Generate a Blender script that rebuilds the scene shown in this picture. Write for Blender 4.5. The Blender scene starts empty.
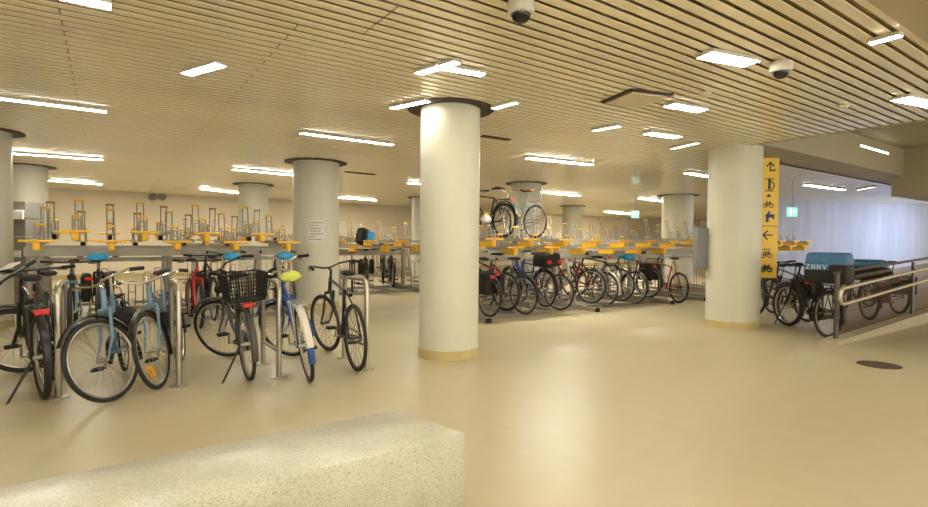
import bpy, bmesh, math, random
from mathutils import Vector as V, Matrix as M

# ------------------------------------------------------------------ camera, world, exposure
SC = bpy.context.scene
COL = SC.collection
FPX = 520.0                      # focal length in pixels of a 928 wide frame
YAW, PITCH, ROLL = math.radians(34.6), math.radians(1.38), math.radians(0.57)
EYE = V((0.0, 0.0, 1.30))
CEIL = 2.79
fwd = V((math.sin(YAW) * math.cos(PITCH), math.cos(YAW) * math.cos(PITCH), -math.sin(PITCH)))
rgt0 = V((math.cos(YAW), -math.sin(YAW), 0))
up0 = rgt0.cross(fwd)
RGT = rgt0 * math.cos(ROLL) + up0 * math.sin(ROLL)
UP = RGT.cross(fwd)
cam_data = bpy.data.cameras.new('camera')
cam = bpy.data.objects.new('camera', cam_data)
COL.objects.link(cam)
cam_data.sensor_fit = 'HORIZONTAL'
cam_data.sensor_width = 36.0
cam_data.lens = 36.0 * FPX / 928.0
cam_data.clip_end = 200
m3 = M((RGT, UP, -fwd)).transposed()
cam.matrix_world = M.Translation(EYE) @ m3.to_4x4()
SC.camera = cam

SC.view_settings.view_transform = 'Standard'
SC.view_settings.look = 'None'
SC.view_settings.gamma = 1.0
SC.view_settings.exposure = 0.95
SC.view_settings.use_curve_mapping = False

LAMP_POWER = 31.0
PANEL_POWER = 16.0
FAR_POWER = 100.0
LAMP_COL = (1.0, 0.95, 0.81)
world = bpy.data.worlds.new('world')
SC.world = world
world.use_nodes = True
bg = world.node_tree.nodes['Background']
bg.inputs[0].default_value = (1.0, 0.95, 0.79, 1)
bg.inputs[1].default_value = 1.35

def area(name, loc, target, size, power, col):
    d = bpy.data.lights.new(name, 'AREA')
    d.shape = 'RECTANGLE'; d.size, d.size_y = size
    d.energy = power; d.color = col; d.spread = math.radians(100)
    o = bpy.data.objects.new(name, d)
    COL.objects.link(o)
    o.location = loc
    o.rotation_euler = (V(target) - V(loc)).to_track_quat('-Z', 'Y').to_euler()
    return o
# cool daylight coming down the entrance ramp on the right
area('entrance_daylight', (23.6, 2.6, 2.3), (21.6, 7.4, 1.6), (3.0, 1.8), 58, (0.46, 0.62, 1.0))

# ------------------------------------------------------------------ pixel helpers (photo frame 928 x 507)
def ray(u, v):
    return (RGT * (u - 464.0) + UP * (253.5 - v) + fwd * FPX).normalized()
def onz(u, v, z=0.0):
    d = ray(u, v)
    return EYE + d * ((z - EYE.z) / d.z)
def ony(u, v, y):
    d = ray(u, v)
    return EYE + d * (y / d.y)

# ------------------------------------------------------------------ materials
def mat(name, col, rough=0.5, metal=0.0, noise=0.0, nscale=20.0, bump=0.0, coat=0.0, spec=0.5, emit=None, coords='Object', stretch=None):
    m = bpy.data.materials.new(name)
    m.use_nodes = True
    nt = m.node_tree
    p = nt.nodes['Principled BSDF']
    p.inputs['Base Color'].default_value = (*col, 1)
    p.inputs['Roughness'].default_value = rough
    p.inputs['Metallic'].default_value = metal
    p.inputs['Specular IOR Level'].default_value = spec
    p.inputs['Coat Weight'].default_value = coat
    if emit:
        p.inputs['Emission Color'].default_value = (*emit[0], 1)
        p.inputs['Emission Strength'].default_value = emit[1]
    if noise or bump:
        tc = nt.nodes.new('ShaderNodeTexCoord')
        n = nt.nodes.new('ShaderNodeTexNoise')
        n.inputs['Scale'].default_value = nscale
        n.inputs['Detail'].default_value = 6
        if stretch:
            mp = nt.nodes.new('ShaderNodeMapping')
            mp.inputs['Scale'].default_value = stretch
            nt.links.new(tc.outputs[coords], mp.inputs[0])
            nt.links.new(mp.outputs[0], n.inputs['Vector'])
        else:
            nt.links.new(tc.outputs[coords], n.inputs['Vector'])
        if noise:
            r = nt.nodes.new('ShaderNodeValToRGB')
            r.color_ramp.elements[0].position = 0.3
            r.color_ramp.elements[1].position = 0.7
            r.color_ramp.elements[0].color = (*[c * (1 - noise) for c in col], 1)
            r.color_ramp.elements[1].color = (*[min(1, c * (1 + noise)) for c in col], 1)
            nt.links.new(n.outputs['Fac'], r.inputs[0])
            nt.links.new(r.outputs[0], p.inputs['Base Color'])
        if bump:
            b = nt.nodes.new('ShaderNodeBump')
            b.inputs['Strength'].default_value = bump
            b.inputs['Distance'].default_value = 0.01
            nt.links.new(n.outputs['Fac'], b.inputs['Height'])
            nt.links.new(b.outputs[0], p.inputs['Normal'])
    return m

MT = {}
MT['wall'] = mat('painted wall', (0.80, 0.70, 0.53), 0.6, noise=0.04, nscale=0.8)
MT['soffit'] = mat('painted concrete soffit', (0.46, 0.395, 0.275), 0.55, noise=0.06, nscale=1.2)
MT['slat'] = mat('glossy cream slat', (0.96, 0.86, 0.64), 0.22, spec=0.8, coat=0.4, noise=0.05, nscale=0.7, stretch=(0.3, 2.0, 1))
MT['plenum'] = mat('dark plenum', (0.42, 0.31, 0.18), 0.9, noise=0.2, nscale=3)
MT['column'] = mat('cream column paint', (0.67, 0.645, 0.53), 0.45, noise=0.03, nscale=2.5, spec=0.4)
MT['colbase'] = mat('yellowed base band', (0.58, 0.46, 0.22), 0.5, noise=0.06, nscale=5)
MT['cutout'] = mat('dark brown collar', (0.05, 0.03, 0.022), 0.6, noise=0.1, nscale=9)
MT['terrazzo'] = None
MT['steel'] = mat('brushed stainless', (0.52, 0.47, 0.38), 0.32, metal=0.85, noise=0.06, nscale=30)
MT['galv'] = mat('galvanised steel', (0.42, 0.39, 0.33), 0.45, metal=0.55, noise=0.1, nscale=14)
MT['galvlight'] = mat('bright zinc rod', (0.36, 0.33, 0.28), 0.4, metal=0.5, noise=0.05, nscale=20)
MT['beamgrey'] = mat('grey steel beam', (0.40, 0.37, 0.31), 0.5, metal=0.3, noise=0.08, nscale=6)
MT['yellow'] = mat('yellow rack plastic', (0.90, 0.50, 0.025), 0.4, noise=0.04, nscale=12)
MT['yellowshaded'] = mat('shaded yellow rack plastic', (0.36, 0.17, 0.05), 0.5, noise=0.05, nscale=12)  # yellow plastic with shade put into its colour, for unlit back-row hoop tips
MT['black'] = mat('black paint', (0.018, 0.017, 0.016), 0.35, noise=0.1, nscale=20)
MT['rubber'] = mat('black rubber', (0.022, 0.020, 0.018), 0.7, noise=0.15, nscale=40)
MT['plastic'] = mat('black plastic', (0.022, 0.019, 0.017), 0.65, noise=0.1, nscale=25, spec=0.25)
MT['chrome'] = mat('chrome', (0.72, 0.69, 0.62), 0.18, metal=1.0, noise=0.03, nscale=30)
MT['alu'] = mat('dull aluminium', (0.50, 0.47, 0.41), 0.35, metal=0.8, noise=0.05, nscale=30)
MT['lightblue'] = mat('pale blue frame paint', (0.17, 0.27, 0.38), 0.3, noise=0.04, nscale=15)
MT['blue'] = mat('deep blue frame paint', (0.035, 0.09, 0.30), 0.3, noise=0.05, nscale=15)
MT['red'] = mat('red frame paint', (0.50, 0.03, 0.02), 0.3, noise=0.05, nscale=15)
MT['maroon'] = mat('maroon frame paint', (0.22, 0.03, 0.03), 0.3, noise=0.05, nscale=15)
MT['teal'] = mat('grey teal frame paint', (0.22, 0.36, 0.38), 0.3, noise=0.05, nscale=15)
MT['silver'] = mat('silver frame paint', (0.48, 0.46, 0.42), 0.3, metal=0.4, noise=0.05, nscale=15)
MT['grey'] = mat('charcoal frame paint', (0.07, 0.065, 0.06), 0.35, noise=0.05, nscale=15)
MT['white'] = mat('white plastic', (0.72, 0.66, 0.58), 0.4, noise=0.03, nscale=10)
MT['cream'] = mat('cream plastic', (0.62, 0.54, 0.42), 0.45, noise=0.08, nscale=10)
MT['brown'] = mat('brown leather', (0.20, 0.08, 0.03), 0.45, noise=0.1, nscale=20)
MT['lime'] = mat('lime green cover', (0.58, 0.62, 0.10), 0.6, noise=0.1, nscale=20)
MT['cyan'] = mat('bright blue fabric', (0.02, 0.32, 0.62), 0.55, noise=0.1, nscale=14)
MT['bagblue'] = mat('delivery blue fabric', (0.05, 0.15, 0.30), 0.6, noise=0.12, nscale=10)
MT['redlens'] = mat('red lens', (0.65, 0.03, 0.02), 0.25, noise=0.05, nscale=20)
MT['amber'] = mat('amber reflector', (0.95, 0.42, 0.01), 0.3, noise=0.05, nscale=20)
MT['lettering'] = mat('pale lettering', (0.45, 0.62, 0.66), 0.6, noise=0.05, nscale=10)
MT['sign'] = mat('yellow sign face', (0.86, 0.55, 0.045), 0.35, noise=0.04, nscale=4)
MT['ink'] = mat('dark sign ink', (0.03, 0.035, 0.06), 0.5, noise=0.05, nscale=10)
MT['inkblue'] = mat('blue sign ink', (0.05, 0.07, 0.20), 0.5, noise=0.05, nscale=10)
MT['paper'] = mat('white paper', (0.74, 0.70, 0.66), 0.7, noise=0.03, nscale=10)
MT['printgrey'] = mat('grey print', (0.34, 0.31, 0.29), 0.7, noise=0.05, nscale=10)
MT['panelgrey'] = mat('grey sheet steel', (0.22, 0.205, 0.18), 0.5, metal=0.2, noise=0.05, nscale=4)
MT['boxgrey'] = mat('blue grey enamel', (0.20, 0.20, 0.215), 0.45, noise=0.05, nscale=4)
MT['camwhite'] = mat('camera housing', (0.68, 0.65, 0.58), 0.4, noise=0.03, nscale=10)
MT['dome'] = mat('smoked dome', (0.012, 0.010, 0.010), 0.08, noise=0.1, nscale=5)
MT['rail'] = mat('pale brass rail', (0.58, 0.50, 0.36), 0.35, metal=0.5, noise=0.05, nscale=12)
MT['raildark'] = mat('dark bronze rail', (0.09, 0.07, 0.055), 0.4, metal=0.3, noise=0.1, nscale=12)
MT['kerb'] = mat('ramp kerb concrete', (0.45, 0.38, 0.24), 0.5, noise=0.06, nscale=5)
MT['iron'] = mat('cast iron', (0.10, 0.055, 0.035), 0.55, noise=0.2, nscale=30)
MT['panel'] = mat('access panel', (0.72, 0.63, 0.46), 0.5, noise=0.03, nscale=3)
MT['diffuser'] = mat('lamp diffuser', (0.9, 0.88, 0.8), 0.4, noise=0.02, nscale=3, emit=(LAMP_COL, LAMP_POWER))
MT['diffuserpanel'] = mat('panel lamp diffuser', (0.9, 0.88, 0.8), 0.4, noise=0.02, nscale=3, emit=(LAMP_COL, PANEL_POWER))
MT['diffuserfar'] = mat('far lamp diffuser', (0.9, 0.88, 0.8), 0.4, noise=0.02, nscale=3, emit=(LAMP_COL, FAR_POWER))
MT['reflectionglow'] = mat('lamp reflection glow', (0.9, 0.88, 0.8), 0.4, noise=0.02, nscale=3, emit=(LAMP_COL, 2.2))  # weak glow for the bars that stand in for reflected lamps
MT['exit'] = mat('lit exit sign', (0.3, 0.7, 0.6), 0.4, noise=0.02, nscale=3, emit=((0.25, 0.75, 0.62), 0.5))
MT['exitwhite'] = mat('lit white pictogram', (0.9, 0.95, 0.95), 0.4, noise=0.02, nscale=3, emit=((0.85, 0.97, 1.0), 0.8))
# polished concrete floor
def floor_mat():
    m = mat('polished concrete', (0.60, 0.47, 0.27), 0.26, spec=0.5)
    nt = m.node_tree; p = nt.nodes['Principled BSDF']
    tc = nt.nodes.new('ShaderNodeTexCoord')
    a = nt.nodes.new('ShaderNodeTexNoise'); a.inputs['Scale'].default_value = 0.55; a.inputs['Detail'].default_value = 4
    b = nt.nodes.new('ShaderNodeTexNoise'); b.inputs['Scale'].default_value = 6; b.inputs['Detail'].default_value = 8
    mp = nt.nodes.new('ShaderNodeMapping'); mp.inputs['Scale'].default_value = (0.5, 1.6, 1)
    nt.links.new(tc.outputs['Object'], mp.inputs[0]); nt.links.new(mp.outputs[0], a.inputs['Vector']); nt.links.new(tc.outputs['Object'], b.inputs['Vector'])
    mx = nt.nodes.new('ShaderNodeMix'); mx.data_type = 'FLOAT'; mx.inputs[0].default_value = 0.45
    nt.links.new(a.outputs['Fac'], mx.inputs[2]); nt.links.new(b.outputs['Fac'], mx.inputs[3])
    r = nt.nodes.new('ShaderNodeValToRGB')
    r.color_ramp.elements[0].position = 0.15; r.color_ramp.elements[1].position = 0.85
    r.color_ramp.elements[0].color = (0.43, 0.365, 0.22, 1); r.color_ramp.elements[1].color = (0.56, 0.485, 0.315, 1)
    nt.links.new(mx.outputs[0], r.inputs[0]); nt.links.new(r.outputs[0], p.inputs['Base Color'])
    rr = nt.nodes.new('ShaderNodeMapRange'); rr.inputs[3].default_value = 0.33; rr.inputs[4].default_value = 0.42
    nt.links.new(mx.outputs[0], rr.inputs[0]); nt.links.new(rr.outputs[0], p.inputs['Roughness'])
    return m
MT['floor'] = floor_mat()
def terrazzo_mat():
    m = mat('terrazzo concrete', (0.6, 0.56, 0.42), 0.28)
    nt = m.node_tree; p = nt.nodes['Principled BSDF']
    tc = nt.nodes.new('ShaderNodeTexCoord')
    vo = nt.nodes.new('ShaderNodeTexVoronoi'); vo.inputs['Scale'].default_value = 200
    no = nt.nodes.new('ShaderNodeTexNoise'); no.inputs['Scale'].default_value = 5; no.inputs['Detail'].default_value = 8
    nt.links.new(tc.outputs['Object'], vo.inputs['Vector']); nt.links.new(tc.outputs['Object'], no.inputs['Vector'])
    r = nt.nodes.new('ShaderNodeValToRGB')
    e = r.color_ramp.elements
    e[0].position = 0.0; e[0].color = (0.36, 0.34, 0.25, 1)
    e[1].position = 0.30; e[1].color = (0.50, 0.475, 0.37, 1)
    e.new(0.9).color = (0.56, 0.535, 0.43, 1)
    sp = nt.nodes.new('ShaderNodeSeparateColor'); nt.links.new(vo.outputs['Color'], sp.inputs[0]); nt.links.new(sp.outputs[0], r.inputs[0])
    r2 = nt.nodes.new('ShaderNodeValToRGB'); r2.color_ramp.elements[0].color = (0.86, 0.86, 0.84, 1); r2.color_ramp.elements[0].position = 0.35
    r2.color_ramp.elements[1].position = 0.6
    nt.links.new(no.outputs['Fac'], r2.inputs[0])
    mx = nt.nodes.new('ShaderNodeMix'); mx.data_type = 'RGBA'; mx.blend_type = 'MULTIPLY'; mx.inputs[0].default_value = 1.0
    nt.links.new(r.outputs[0], mx.inputs[6]); nt.links.new(r2.outputs[0], mx.inputs[7]); nt.links.new(mx.outputs[2], p.inputs['Base Color'])
    return m
MT['terrazzo'] = terrazzo_mat()
def board_concrete():
    m = mat('board marked concrete', (0.5, 0.5, 0.5), 0.7)
    nt = m.node_tree; p = nt.nodes['Principled BSDF']
    tc = nt.nodes.new('ShaderNodeTexCoord'); mp = nt.nodes.new('ShaderNodeMapping'); mp.inputs['Scale'].default_value = (1.1, 1.1, 0.11)
    n = nt.nodes.new('ShaderNodeTexNoise'); n.inputs['Scale'].default_value = 1.3; n.inputs['Detail'].default_value = 14; n.inputs['Roughness'].default_value = 0.75
    nt.links.new(tc.outputs['Object'], mp.inputs[0]); nt.links.new(mp.outputs[0], n.inputs['Vector'])
    r = nt.nodes.new('ShaderNodeValToRGB'); r.color_ramp.elements[0].position = 0.25; r.color_ramp.elements[1].position = 0.75
    r.color_ramp.elements[0].color = (0.34, 0.325, 0.35, 1); r.color_ramp.elements[1].color = (0.60, 0.58, 0.61, 1)
    nt.links.new(n.outputs['Fac'], r.inputs[0]); nt.links.new(r.outputs[0], p.inputs['Base Color'])
    return m
MT['board'] = board_concrete()
def glass_mat(name, tint, gloss=0.10):
    m = bpy.data.materials.new(name); m.use_nodes = True
    nt = m.node_tree; nt.nodes.clear()
    o = nt.nodes.new('ShaderNodeOutputMaterial'); t = nt.nodes.new('ShaderNodeBsdfTransparent'); g = nt.nodes.new('ShaderNodeBsdfGlossy'); mx = nt.nodes.new('ShaderNodeMixShader')
    t.inputs[0].default_value = (*tint, 1); g.inputs['Roughness'].default_value = 0.05; g.inputs[0].default_value = (0.8, 0.8, 0.8, 1)
    mx.inputs[0].default_value = 0.05
    nt.links.new(t.outputs[0], mx.inputs[1]); nt.links.new(g.outputs[0], mx.inputs[2]); nt.links.new(mx.outputs[0], o.inputs[0])
    return m
MT['tint'] = glass_mat('smoked glass', (0.76, 0.69, 0.61))

# ------------------------------------------------------------------ mesh builder
class MB:
    def __init__(s): s.v = []; s.f = []; s.mi = []
    def add(s, vs, fs, mi=0):
        b = len(s.v)
        s.v += [tuple(x) for x in vs]
        s.f += [tuple(i + b for i in f) for f in fs]; s.mi += [mi] * len(fs)
        return s
    def box(s, c, d, rot=None, mi=0):
        c = V(c); h = V(d) / 2
        vs = []
        for x in (-1, 1):
            for y in (-1, 1):
                for z in (-1, 1):
                    q = V((x * h.x, y * h.y, z * h.z))
                    if rot is not None: q = rot @ q
                    vs.append(c + q)
        return s.add(vs, [(0, 1, 3, 2), (4, 6, 7, 5), (0, 4, 5, 1), (2, 3, 7, 6), (0, 2, 6, 4), (1, 5, 7, 3)], mi)
    def rbox(s, c, d, r, seg=2, rot=None, taper=None):
        bm = bmesh.new(); bmesh.ops.create_cube(bm, size=1.0)
        for v in bm.verts:
            v.co = V((v.co.x * d[0], v.co.y * d[1], v.co.z * d[2]))
            if taper and v.co.z > 0: v.co.x *= taper[0]; v.co.y *= taper[1]
        bmesh.ops.bevel(bm, geom=bm.edges[:], offset=r, segments=seg, profile=0.5, affect='EDGES')
        bm.verts.index_update()
        vs = [(V(c) + ((rot @ v.co) if rot is not None else v.co)) for v in bm.verts]
        fs = [[v.index for v in f.verts] for f in bm.faces]
        bm.free()
        return s.add(vs, fs)
    def tube(s, pts, r, n=8, closed=False, cap=True):
        pts = [V(p) for p in pts]
        rs = r if isinstance(r, (list, tuple)) else [r] * len(pts)
        N = len(pts); rings = []; prev = None
        for i, p in enumerate(pts):
            if closed: t = (pts[(i + 1) % N] - pts[i - 1])
            else: t = pts[min(i + 1, N - 1)] - pts[max(i - 1, 0)]
            t.normalize()
            if prev is None:
                a = V((0, 0, 1)) if abs(t.z) < 0.9 else V((1, 0, 0))
                prev = t.cross(a).normalized()
            prev = (prev - t * prev.dot(t)).normalized()
            b = t.cross(prev)
            rings.append([p + (prev * math.cos(2 * math.pi * k / n) + b * math.sin(2 * math.pi * k / n)) * rs[i] for k in range(n)])
        vs = [q for rg in rings for q in rg]; fs = []
        for i in range(N if closed else N - 1):
            j = (i + 1) % N
            for k in range(n):
                l = (k + 1) % n
                fs.append((i * n + k, i * n + l, j * n + l, j * n + k))
        if cap and not closed:
            fs.append(tuple(range(n))[::-1]); fs.append(tuple((N - 1) * n + k for k in range(n)))
        return s.add(vs, fs)
    def ring(s, c, axis, R, r, n=40, k=8):
        axis = V(axis).normalized(); a = V((0, 0, 1)) if abs(axis.z) < 0.9 else V((1, 0, 0))
        e1 = axis.cross(a).normalized(); e2 = axis.cross(e1)
        return s.tube([V(c) + (e1 * math.cos(2 * math.pi * i / n) + e2 * math.sin(2 * math.pi * i / n)) * R for i in range(n)], r, k, closed=True)
    def lathe(s, c, prof, n=32, caps=True):
        c = V(c); vs = []; fs = []
        for (r, z) in prof:
            vs += [c + V((r * math.cos(2 * math.pi * k / n), r * math.sin(2 * math.pi * k / n), z)) for k in range(n)]
        for i in range(len(prof) - 1):
            for k in range(n):
                l = (k + 1) % n
                fs.append((i * n + k, i * n + l, (i + 1) * n + l, (i + 1) * n + k))
        if caps:
            fs.append(tuple(range(n))[::-1]); fs.append(tuple((len(prof) - 1) * n + k for k in range(n)))
        return s.add(vs, fs)
    def annulus(s, c, ri, ro, h, n=48):
        c = V(c); vs = []; fs = []
        for (r, z) in ((ri, 0), (ro, 0), (ro, h), (ri, h)):
            vs += [c + V((r * math.cos(2 * math.pi * k / n), r * math.sin(2 * math.pi * k / n), z)) for k in range(n)]
        for i in range(4):
            j = (i + 1) % 4
            for k in range(n):
                l = (k + 1) % n
                fs.append((i * n + k, j * n + k, j * n + l, i * n + l))
        return s.add(vs, fs)
    def loft(s, secs, n=12, p=2.0):
        vs = []; fs = []                      # secs: (x, y, z, half width y, half height z)
        for (x, y, z, hw, hh) in secs:
            for k in range(n):
                a = 2 * math.pi * k / n; c_, s_ = math.cos(a), math.sin(a)
                vs.append((x, y + hw * math.copysign(abs(c_) ** (2 / p), c_), z + hh * math.copysign(abs(s_) ** (2 / p), s_)))
        N = len(secs)
        for i in range(N - 1):
            for k in range(n):
                l = (k + 1) % n
                fs.append((i * n + k, i * n + l, (i + 1) * n + l, (i + 1) * n + k))
        fs.append(tuple(range(n))[::-1]); fs.append(tuple((N - 1) * n + k for k in range(n)))
        return s.add(vs, fs)
    def mesh(s, name, mats, smooth=True):
        me = bpy.data.meshes.new(name)
        me.from_pydata(s.v, [], s.f)
        for m in (mats if isinstance(mats, (list, tuple)) else [mats]): me.materials.append(m)
        if any(s.mi): me.polygons.foreach_set('material_index', s.mi)
        bm = bmesh.new(); bm.from_mesh(me); bmesh.ops.recalc_face_normals(bm, faces=bm.faces); bm.to_mesh(me); bm.free()
        if smooth:
            me.shade_smooth(); me.set_sharp_from_angle(angle=math.radians(38))
        me.update()
        return me
    def build(s, name, mats, parent=None, matrix=None, smooth=True):
        return link(name, s.mesh(name, mats, smooth), parent, matrix)

def link(name, me, parent=None, matrix=None):
    o = bpy.data.objects.new(name, me); COL.objects.link(o)
    if parent is not None: o.parent = parent
    if matrix is not None: o.matrix_local = matrix
    return o
def tag(o, label=None, cat=None, group=None, kind=None):
    if label: o['label'] = label
    if cat: o['category'] = cat
    if group: o['group'] = group
    if kind: o['kind'] = kind
    return o
def thing(name, label, cat, matrix, group=None):
    o = bpy.data.objects.new(name, None); COL.objects.link(o)
    o.empty_display_size = 0.1
    o.matrix_world = matrix if isinstance(matrix, M) else M.Translation(matrix)
    return tag(o, label, cat, group)
def struct(name, mb, mats, smooth=False):
    return tag(mb.build(name, mats, smooth=smooth), kind='structure')
RZ = lambda a: M.Rotation(a, 4, 'Z')

# ------------------------------------------------------------------ room shell
struct('floor', MB().box((15, 9, -0.06), (60, 30, 0.12)), MT['floor'])
struct('wall_back', MB().box((15, 20.5, 1.6), (60, 0.3, 3.6)), MT['wall'])
struct('wall_left', MB().box((-14.6, 9, 1.6), (0.3, 30, 3.6)), MT['wall'])
struct('baseboard_back', MB().box((15, 20.33, 0.06), (59, 0.03, 0.12)), MT['colbase'])
# right hand board marked concrete wall beside the entrance ramp, set at a slant
wd = V((6.3, -1.9, 0)).normalized(); wa = math.atan2(wd.y, wd.x)
struct('wall_end', MB().box((44.8, 9, 1.6), (0.3, 30, 3.6)), MT['wall'])
wc = V((15.9, 8.95, 0)) + wd * 6.0
bw = struct('wall_right', MB().box((0, 0.15, 1.43), (12.0, 0.3, 2.86)), MT['board'])
bw.matrix_world = M.Translation(wc) @ RZ(wa)

# slatted ceiling: strips along X, 113 mm apart, dark plenum above
cl = MB()
def strip(x0, x1, y):
    pr = [(-0.0385, 0.008), (-0.0385, 0.003), (-0.0345, 0.0), (0.0345, 0.0), (0.0385, 0.003), (0.0385, 0.008)]
    vs = [(x, y + a, CEIL + b) for x in (x0, x1) for a, b in pr]
    cl.add(vs, [(i, i + 1, i + 7, i + 6) for i in range(5)])
PITCHS = 0.112
rs = random.Random(4)
k = 0
y = -4.0
while y < 20.3:
    xs = [-14.4, -5.9, -0.24, 1.11, 7.0, 12.6, 18.2, 29, 44.5]
    if 3.05 < y < 3.6: xs = [-14.4, -5.9, -0.24, 1.545, 7.0, 12.6, 18.2, 29, 44.5]
    if y < 4.6:
        xs = [x for x in xs if x < 7.9] + [8.0]
    k += 1
    if k % 2: xs = [x for x in xs if x not in (-0.24, 1.11, -5.9)]
    for a, b in zip(xs, xs[1:]):
        lo, hi = a + 0.006, b - 0.006
        if y < 1.25 and hi > 4.0:
            if lo >= 4.0: continue
            hi = 4.0
        strip(lo, hi, y)
    y += PITCHS
cl.add([(-14.4, -6, CEIL + 0.03), (8.0, -6, CEIL + 0.03), (8.0, 4.6, CEIL + 0.03), (-14.4, 4.6, CEIL + 0.03)], [(0, 1, 2, 3)], 1)
cl.add([(-14.4, 4.6, CEIL + 0.03), (44.6, 4.6, CEIL + 0.03), (44.6, 20.4, CEIL + 0.03), (-14.4, 20.4, CEIL + 0.03)], [(0, 1, 2, 3)], 1)
struct('ceiling', cl, [MT['slat'], MT['plenum']])
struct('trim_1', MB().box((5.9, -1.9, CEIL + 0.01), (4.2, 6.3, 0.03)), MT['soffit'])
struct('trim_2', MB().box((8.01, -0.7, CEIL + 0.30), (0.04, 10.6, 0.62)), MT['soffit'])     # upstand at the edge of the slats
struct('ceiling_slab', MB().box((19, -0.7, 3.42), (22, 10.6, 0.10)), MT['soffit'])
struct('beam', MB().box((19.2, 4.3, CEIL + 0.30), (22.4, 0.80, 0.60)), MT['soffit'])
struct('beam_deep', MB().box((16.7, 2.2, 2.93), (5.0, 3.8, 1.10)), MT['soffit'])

# ------------------------------------------------------------------ columns
def column(u, ztop_v, z, dia, label, cutout=True):
    yh = 241 + 0.01 * (u - 464)
    d = ray(u, yh); d = d / d.dot(V((fwd.x, fwd.y, 0)).normalized())
    p = EYE + d * z; p.z = 0
    t = thing('column', label, 'column', p)
    t['kind'] = 'thing'
    r = dia / 2
    MB().lathe((0, 0, 0), [(r, 0.10), (r, CEIL + 0.05)], 64).build('shaft', MT['column'], t)
    MB().lathe((0, 0, 0), [(r + 0.006, 0.0), (r + 0.006, 0.10), (r, 0.104)], 64).build('base_band', MT['colbase'], t)
    if cutout: MB().annulus((0, 0, CEIL - 0.012), r + 0.002, r + 0.15, 0.016, 64).build('cutout_shade', MT['cutout'], t)  # dark-coloured ring stands in for the shadowy open cut-out around the shaft
    return t, p
column(449.5, 103, 5.93, 0.675, 'big cream round column in the middle of the hall, nearest to the camera')
col2, P316 = column(316, 160, 10.1, 0.865, 'cream column with a white paper notice at the right end of the yellow rack')
column(253.5, 184, 14.3, 0.765, 'far cream column rising behind the bike rack with a basket bike in front')
column(525.5, 180, 13.4, 0.775, 'cream column behind the two bikes parked on the upper rack')
colR, PR = column(733.5, 147, 8.25, 0.775, 'cream column on the right with the yellow direction sign fixed to it', False)
column(677, 191, 16.3, 0.92, 'wide far column just left of the column with the yellow sign')
column(-22, 130, 7.35, 0.76, 'column cut off by the left edge of the picture')
column(26, 167, 11.03, 0.76, 'column behind the grey cabinet at the far left')
column(423, 196, 18.1, 0.80, 'distant column half hidden by the big middle column')
column(572, 203, 21.5, 0.80, 'distant column right of the upper rack bikes, close to the back wall')

# ------------------------------------------------------------------ bench
bx0, bx1, by0, by1 = -3.2, 1.31, 1.875, 2.335
t = thing('bench', 'long pale terrazzo concrete bench block in the foreground', 'bench', ((bx0 + bx1) / 2, (by0 + by1) / 2, 0))
bm_ = MB().rbox((0, 0, 0.235), (bx1 - bx0, by1 - by0, 0.43), 0.014, 2)
bm_.v = [(x - (0.20 * (y + 0.23) if x > 1 else 0), y, z) for x, y, z in bm_.v]      # the end is cut slightly off square
bm_.build('block', MT['terrazzo'], t)
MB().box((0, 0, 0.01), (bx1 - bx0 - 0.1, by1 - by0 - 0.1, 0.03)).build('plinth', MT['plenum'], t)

# ------------------------------------------------------------------ ceiling lights
def lamp(p1, p2, w, label, group=None, dim=False, h=CEIL):
    zl = h - 0.03
    a, b = onz(*p1, zl), onz(*p2, zl)
    c = (a + b) / 2; d = b - a; L = d.length
    t = thing('ceiling_light', label, 'ceiling light', M.Translation((c.x, c.y, h - 0.005)) @ RZ(math.atan2(d.y, d.x)), group)
    MB().rbox((0, 0, -0.012), (L, w, 0.03), 0.004, 1).build('housing', MT['camwhite'], t)
    MB().rbox((0, 0, -0.027), (L - 0.012, w - 0.012, 0.004), 0.0015, 1).build('diffuser', MT['reflectionglow' if dim else 'diffuserpanel' if group == GP else 'diffuserfar' if (c - EYE).length > 9.6 else 'diffuser'], t)
    return t
GL = 'long thin ceiling lights'
GP = 'short wide ceiling panel lights'
GR = 'small dim lamp reflections'  # lamp reflections in the window glass, built as glowing ceiling bars
lamp((-48, 92.5), (107, 112), .11, 'longest thin ceiling light, cut by the left edge, lowest-hung row nearest the camera', GL)
lamp((13, 153.5), (103, 160), .10, 'thin ceiling light at left, middle one of three stacked above the grey cabinet', GL)
lamp((39, 180), (102, 184.5), .10, 'thin ceiling light at left, lowest of three stacked above the grey cabinet', GL)
lamp((300, 133), (393, 145), .10, 'long thin ceiling light in front of the column with the paper notice', GL)
lamp((233, 169.5), (296, 175.5), .10, 'thin ceiling light just left of the column with the paper notice', GL)
lamp((201, 189), (239, 193), .10, 'short far ceiling light left of the column behind the basket bike', GL)
lamp((333, 197), (376, 200.5), .11, 'far ceiling light between the noticed column and the big middle column', GL)
lamp((408, 183), (440, 186), .10, 'far ceiling light poking out left behind the big middle column', GL)
lamp((527, 158), (592, 165), .13, 'ceiling light directly above the two upper rack bikes, right of the middle column', GL)
lamp((540, 192), (579, 196), .14, 'ceiling light right of the column behind the upper rack bikes', GL)
lamp((605, 212), (634, 214.5), .13, 'farthest ceiling light, beside the small lit exit sign', GL)
lamp((640, 198.5), (664, 201.5), .14, 'ceiling light just left of the wide far column', GL)
lamp((56, -5), (112, 7), .12, 'thick ceiling light cut off by the top edge at left', GL)
lamp((704, 54.8), (752, 64), .17, 'largest bright panel light on the ceiling, left of the right dome camera', GP)
lamp((669, 105), (703, 111), .16, 'bright panel light right of the square ceiling hatch', GP)
lamp((647, 133.2), (678, 137.6), .16, 'panel light second behind the largest one, above the far wide column', GP)
lamp((687, 173), (711, 177), .18, 'small panel light touching the left side of the column with the yellow sign', GP)
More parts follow.
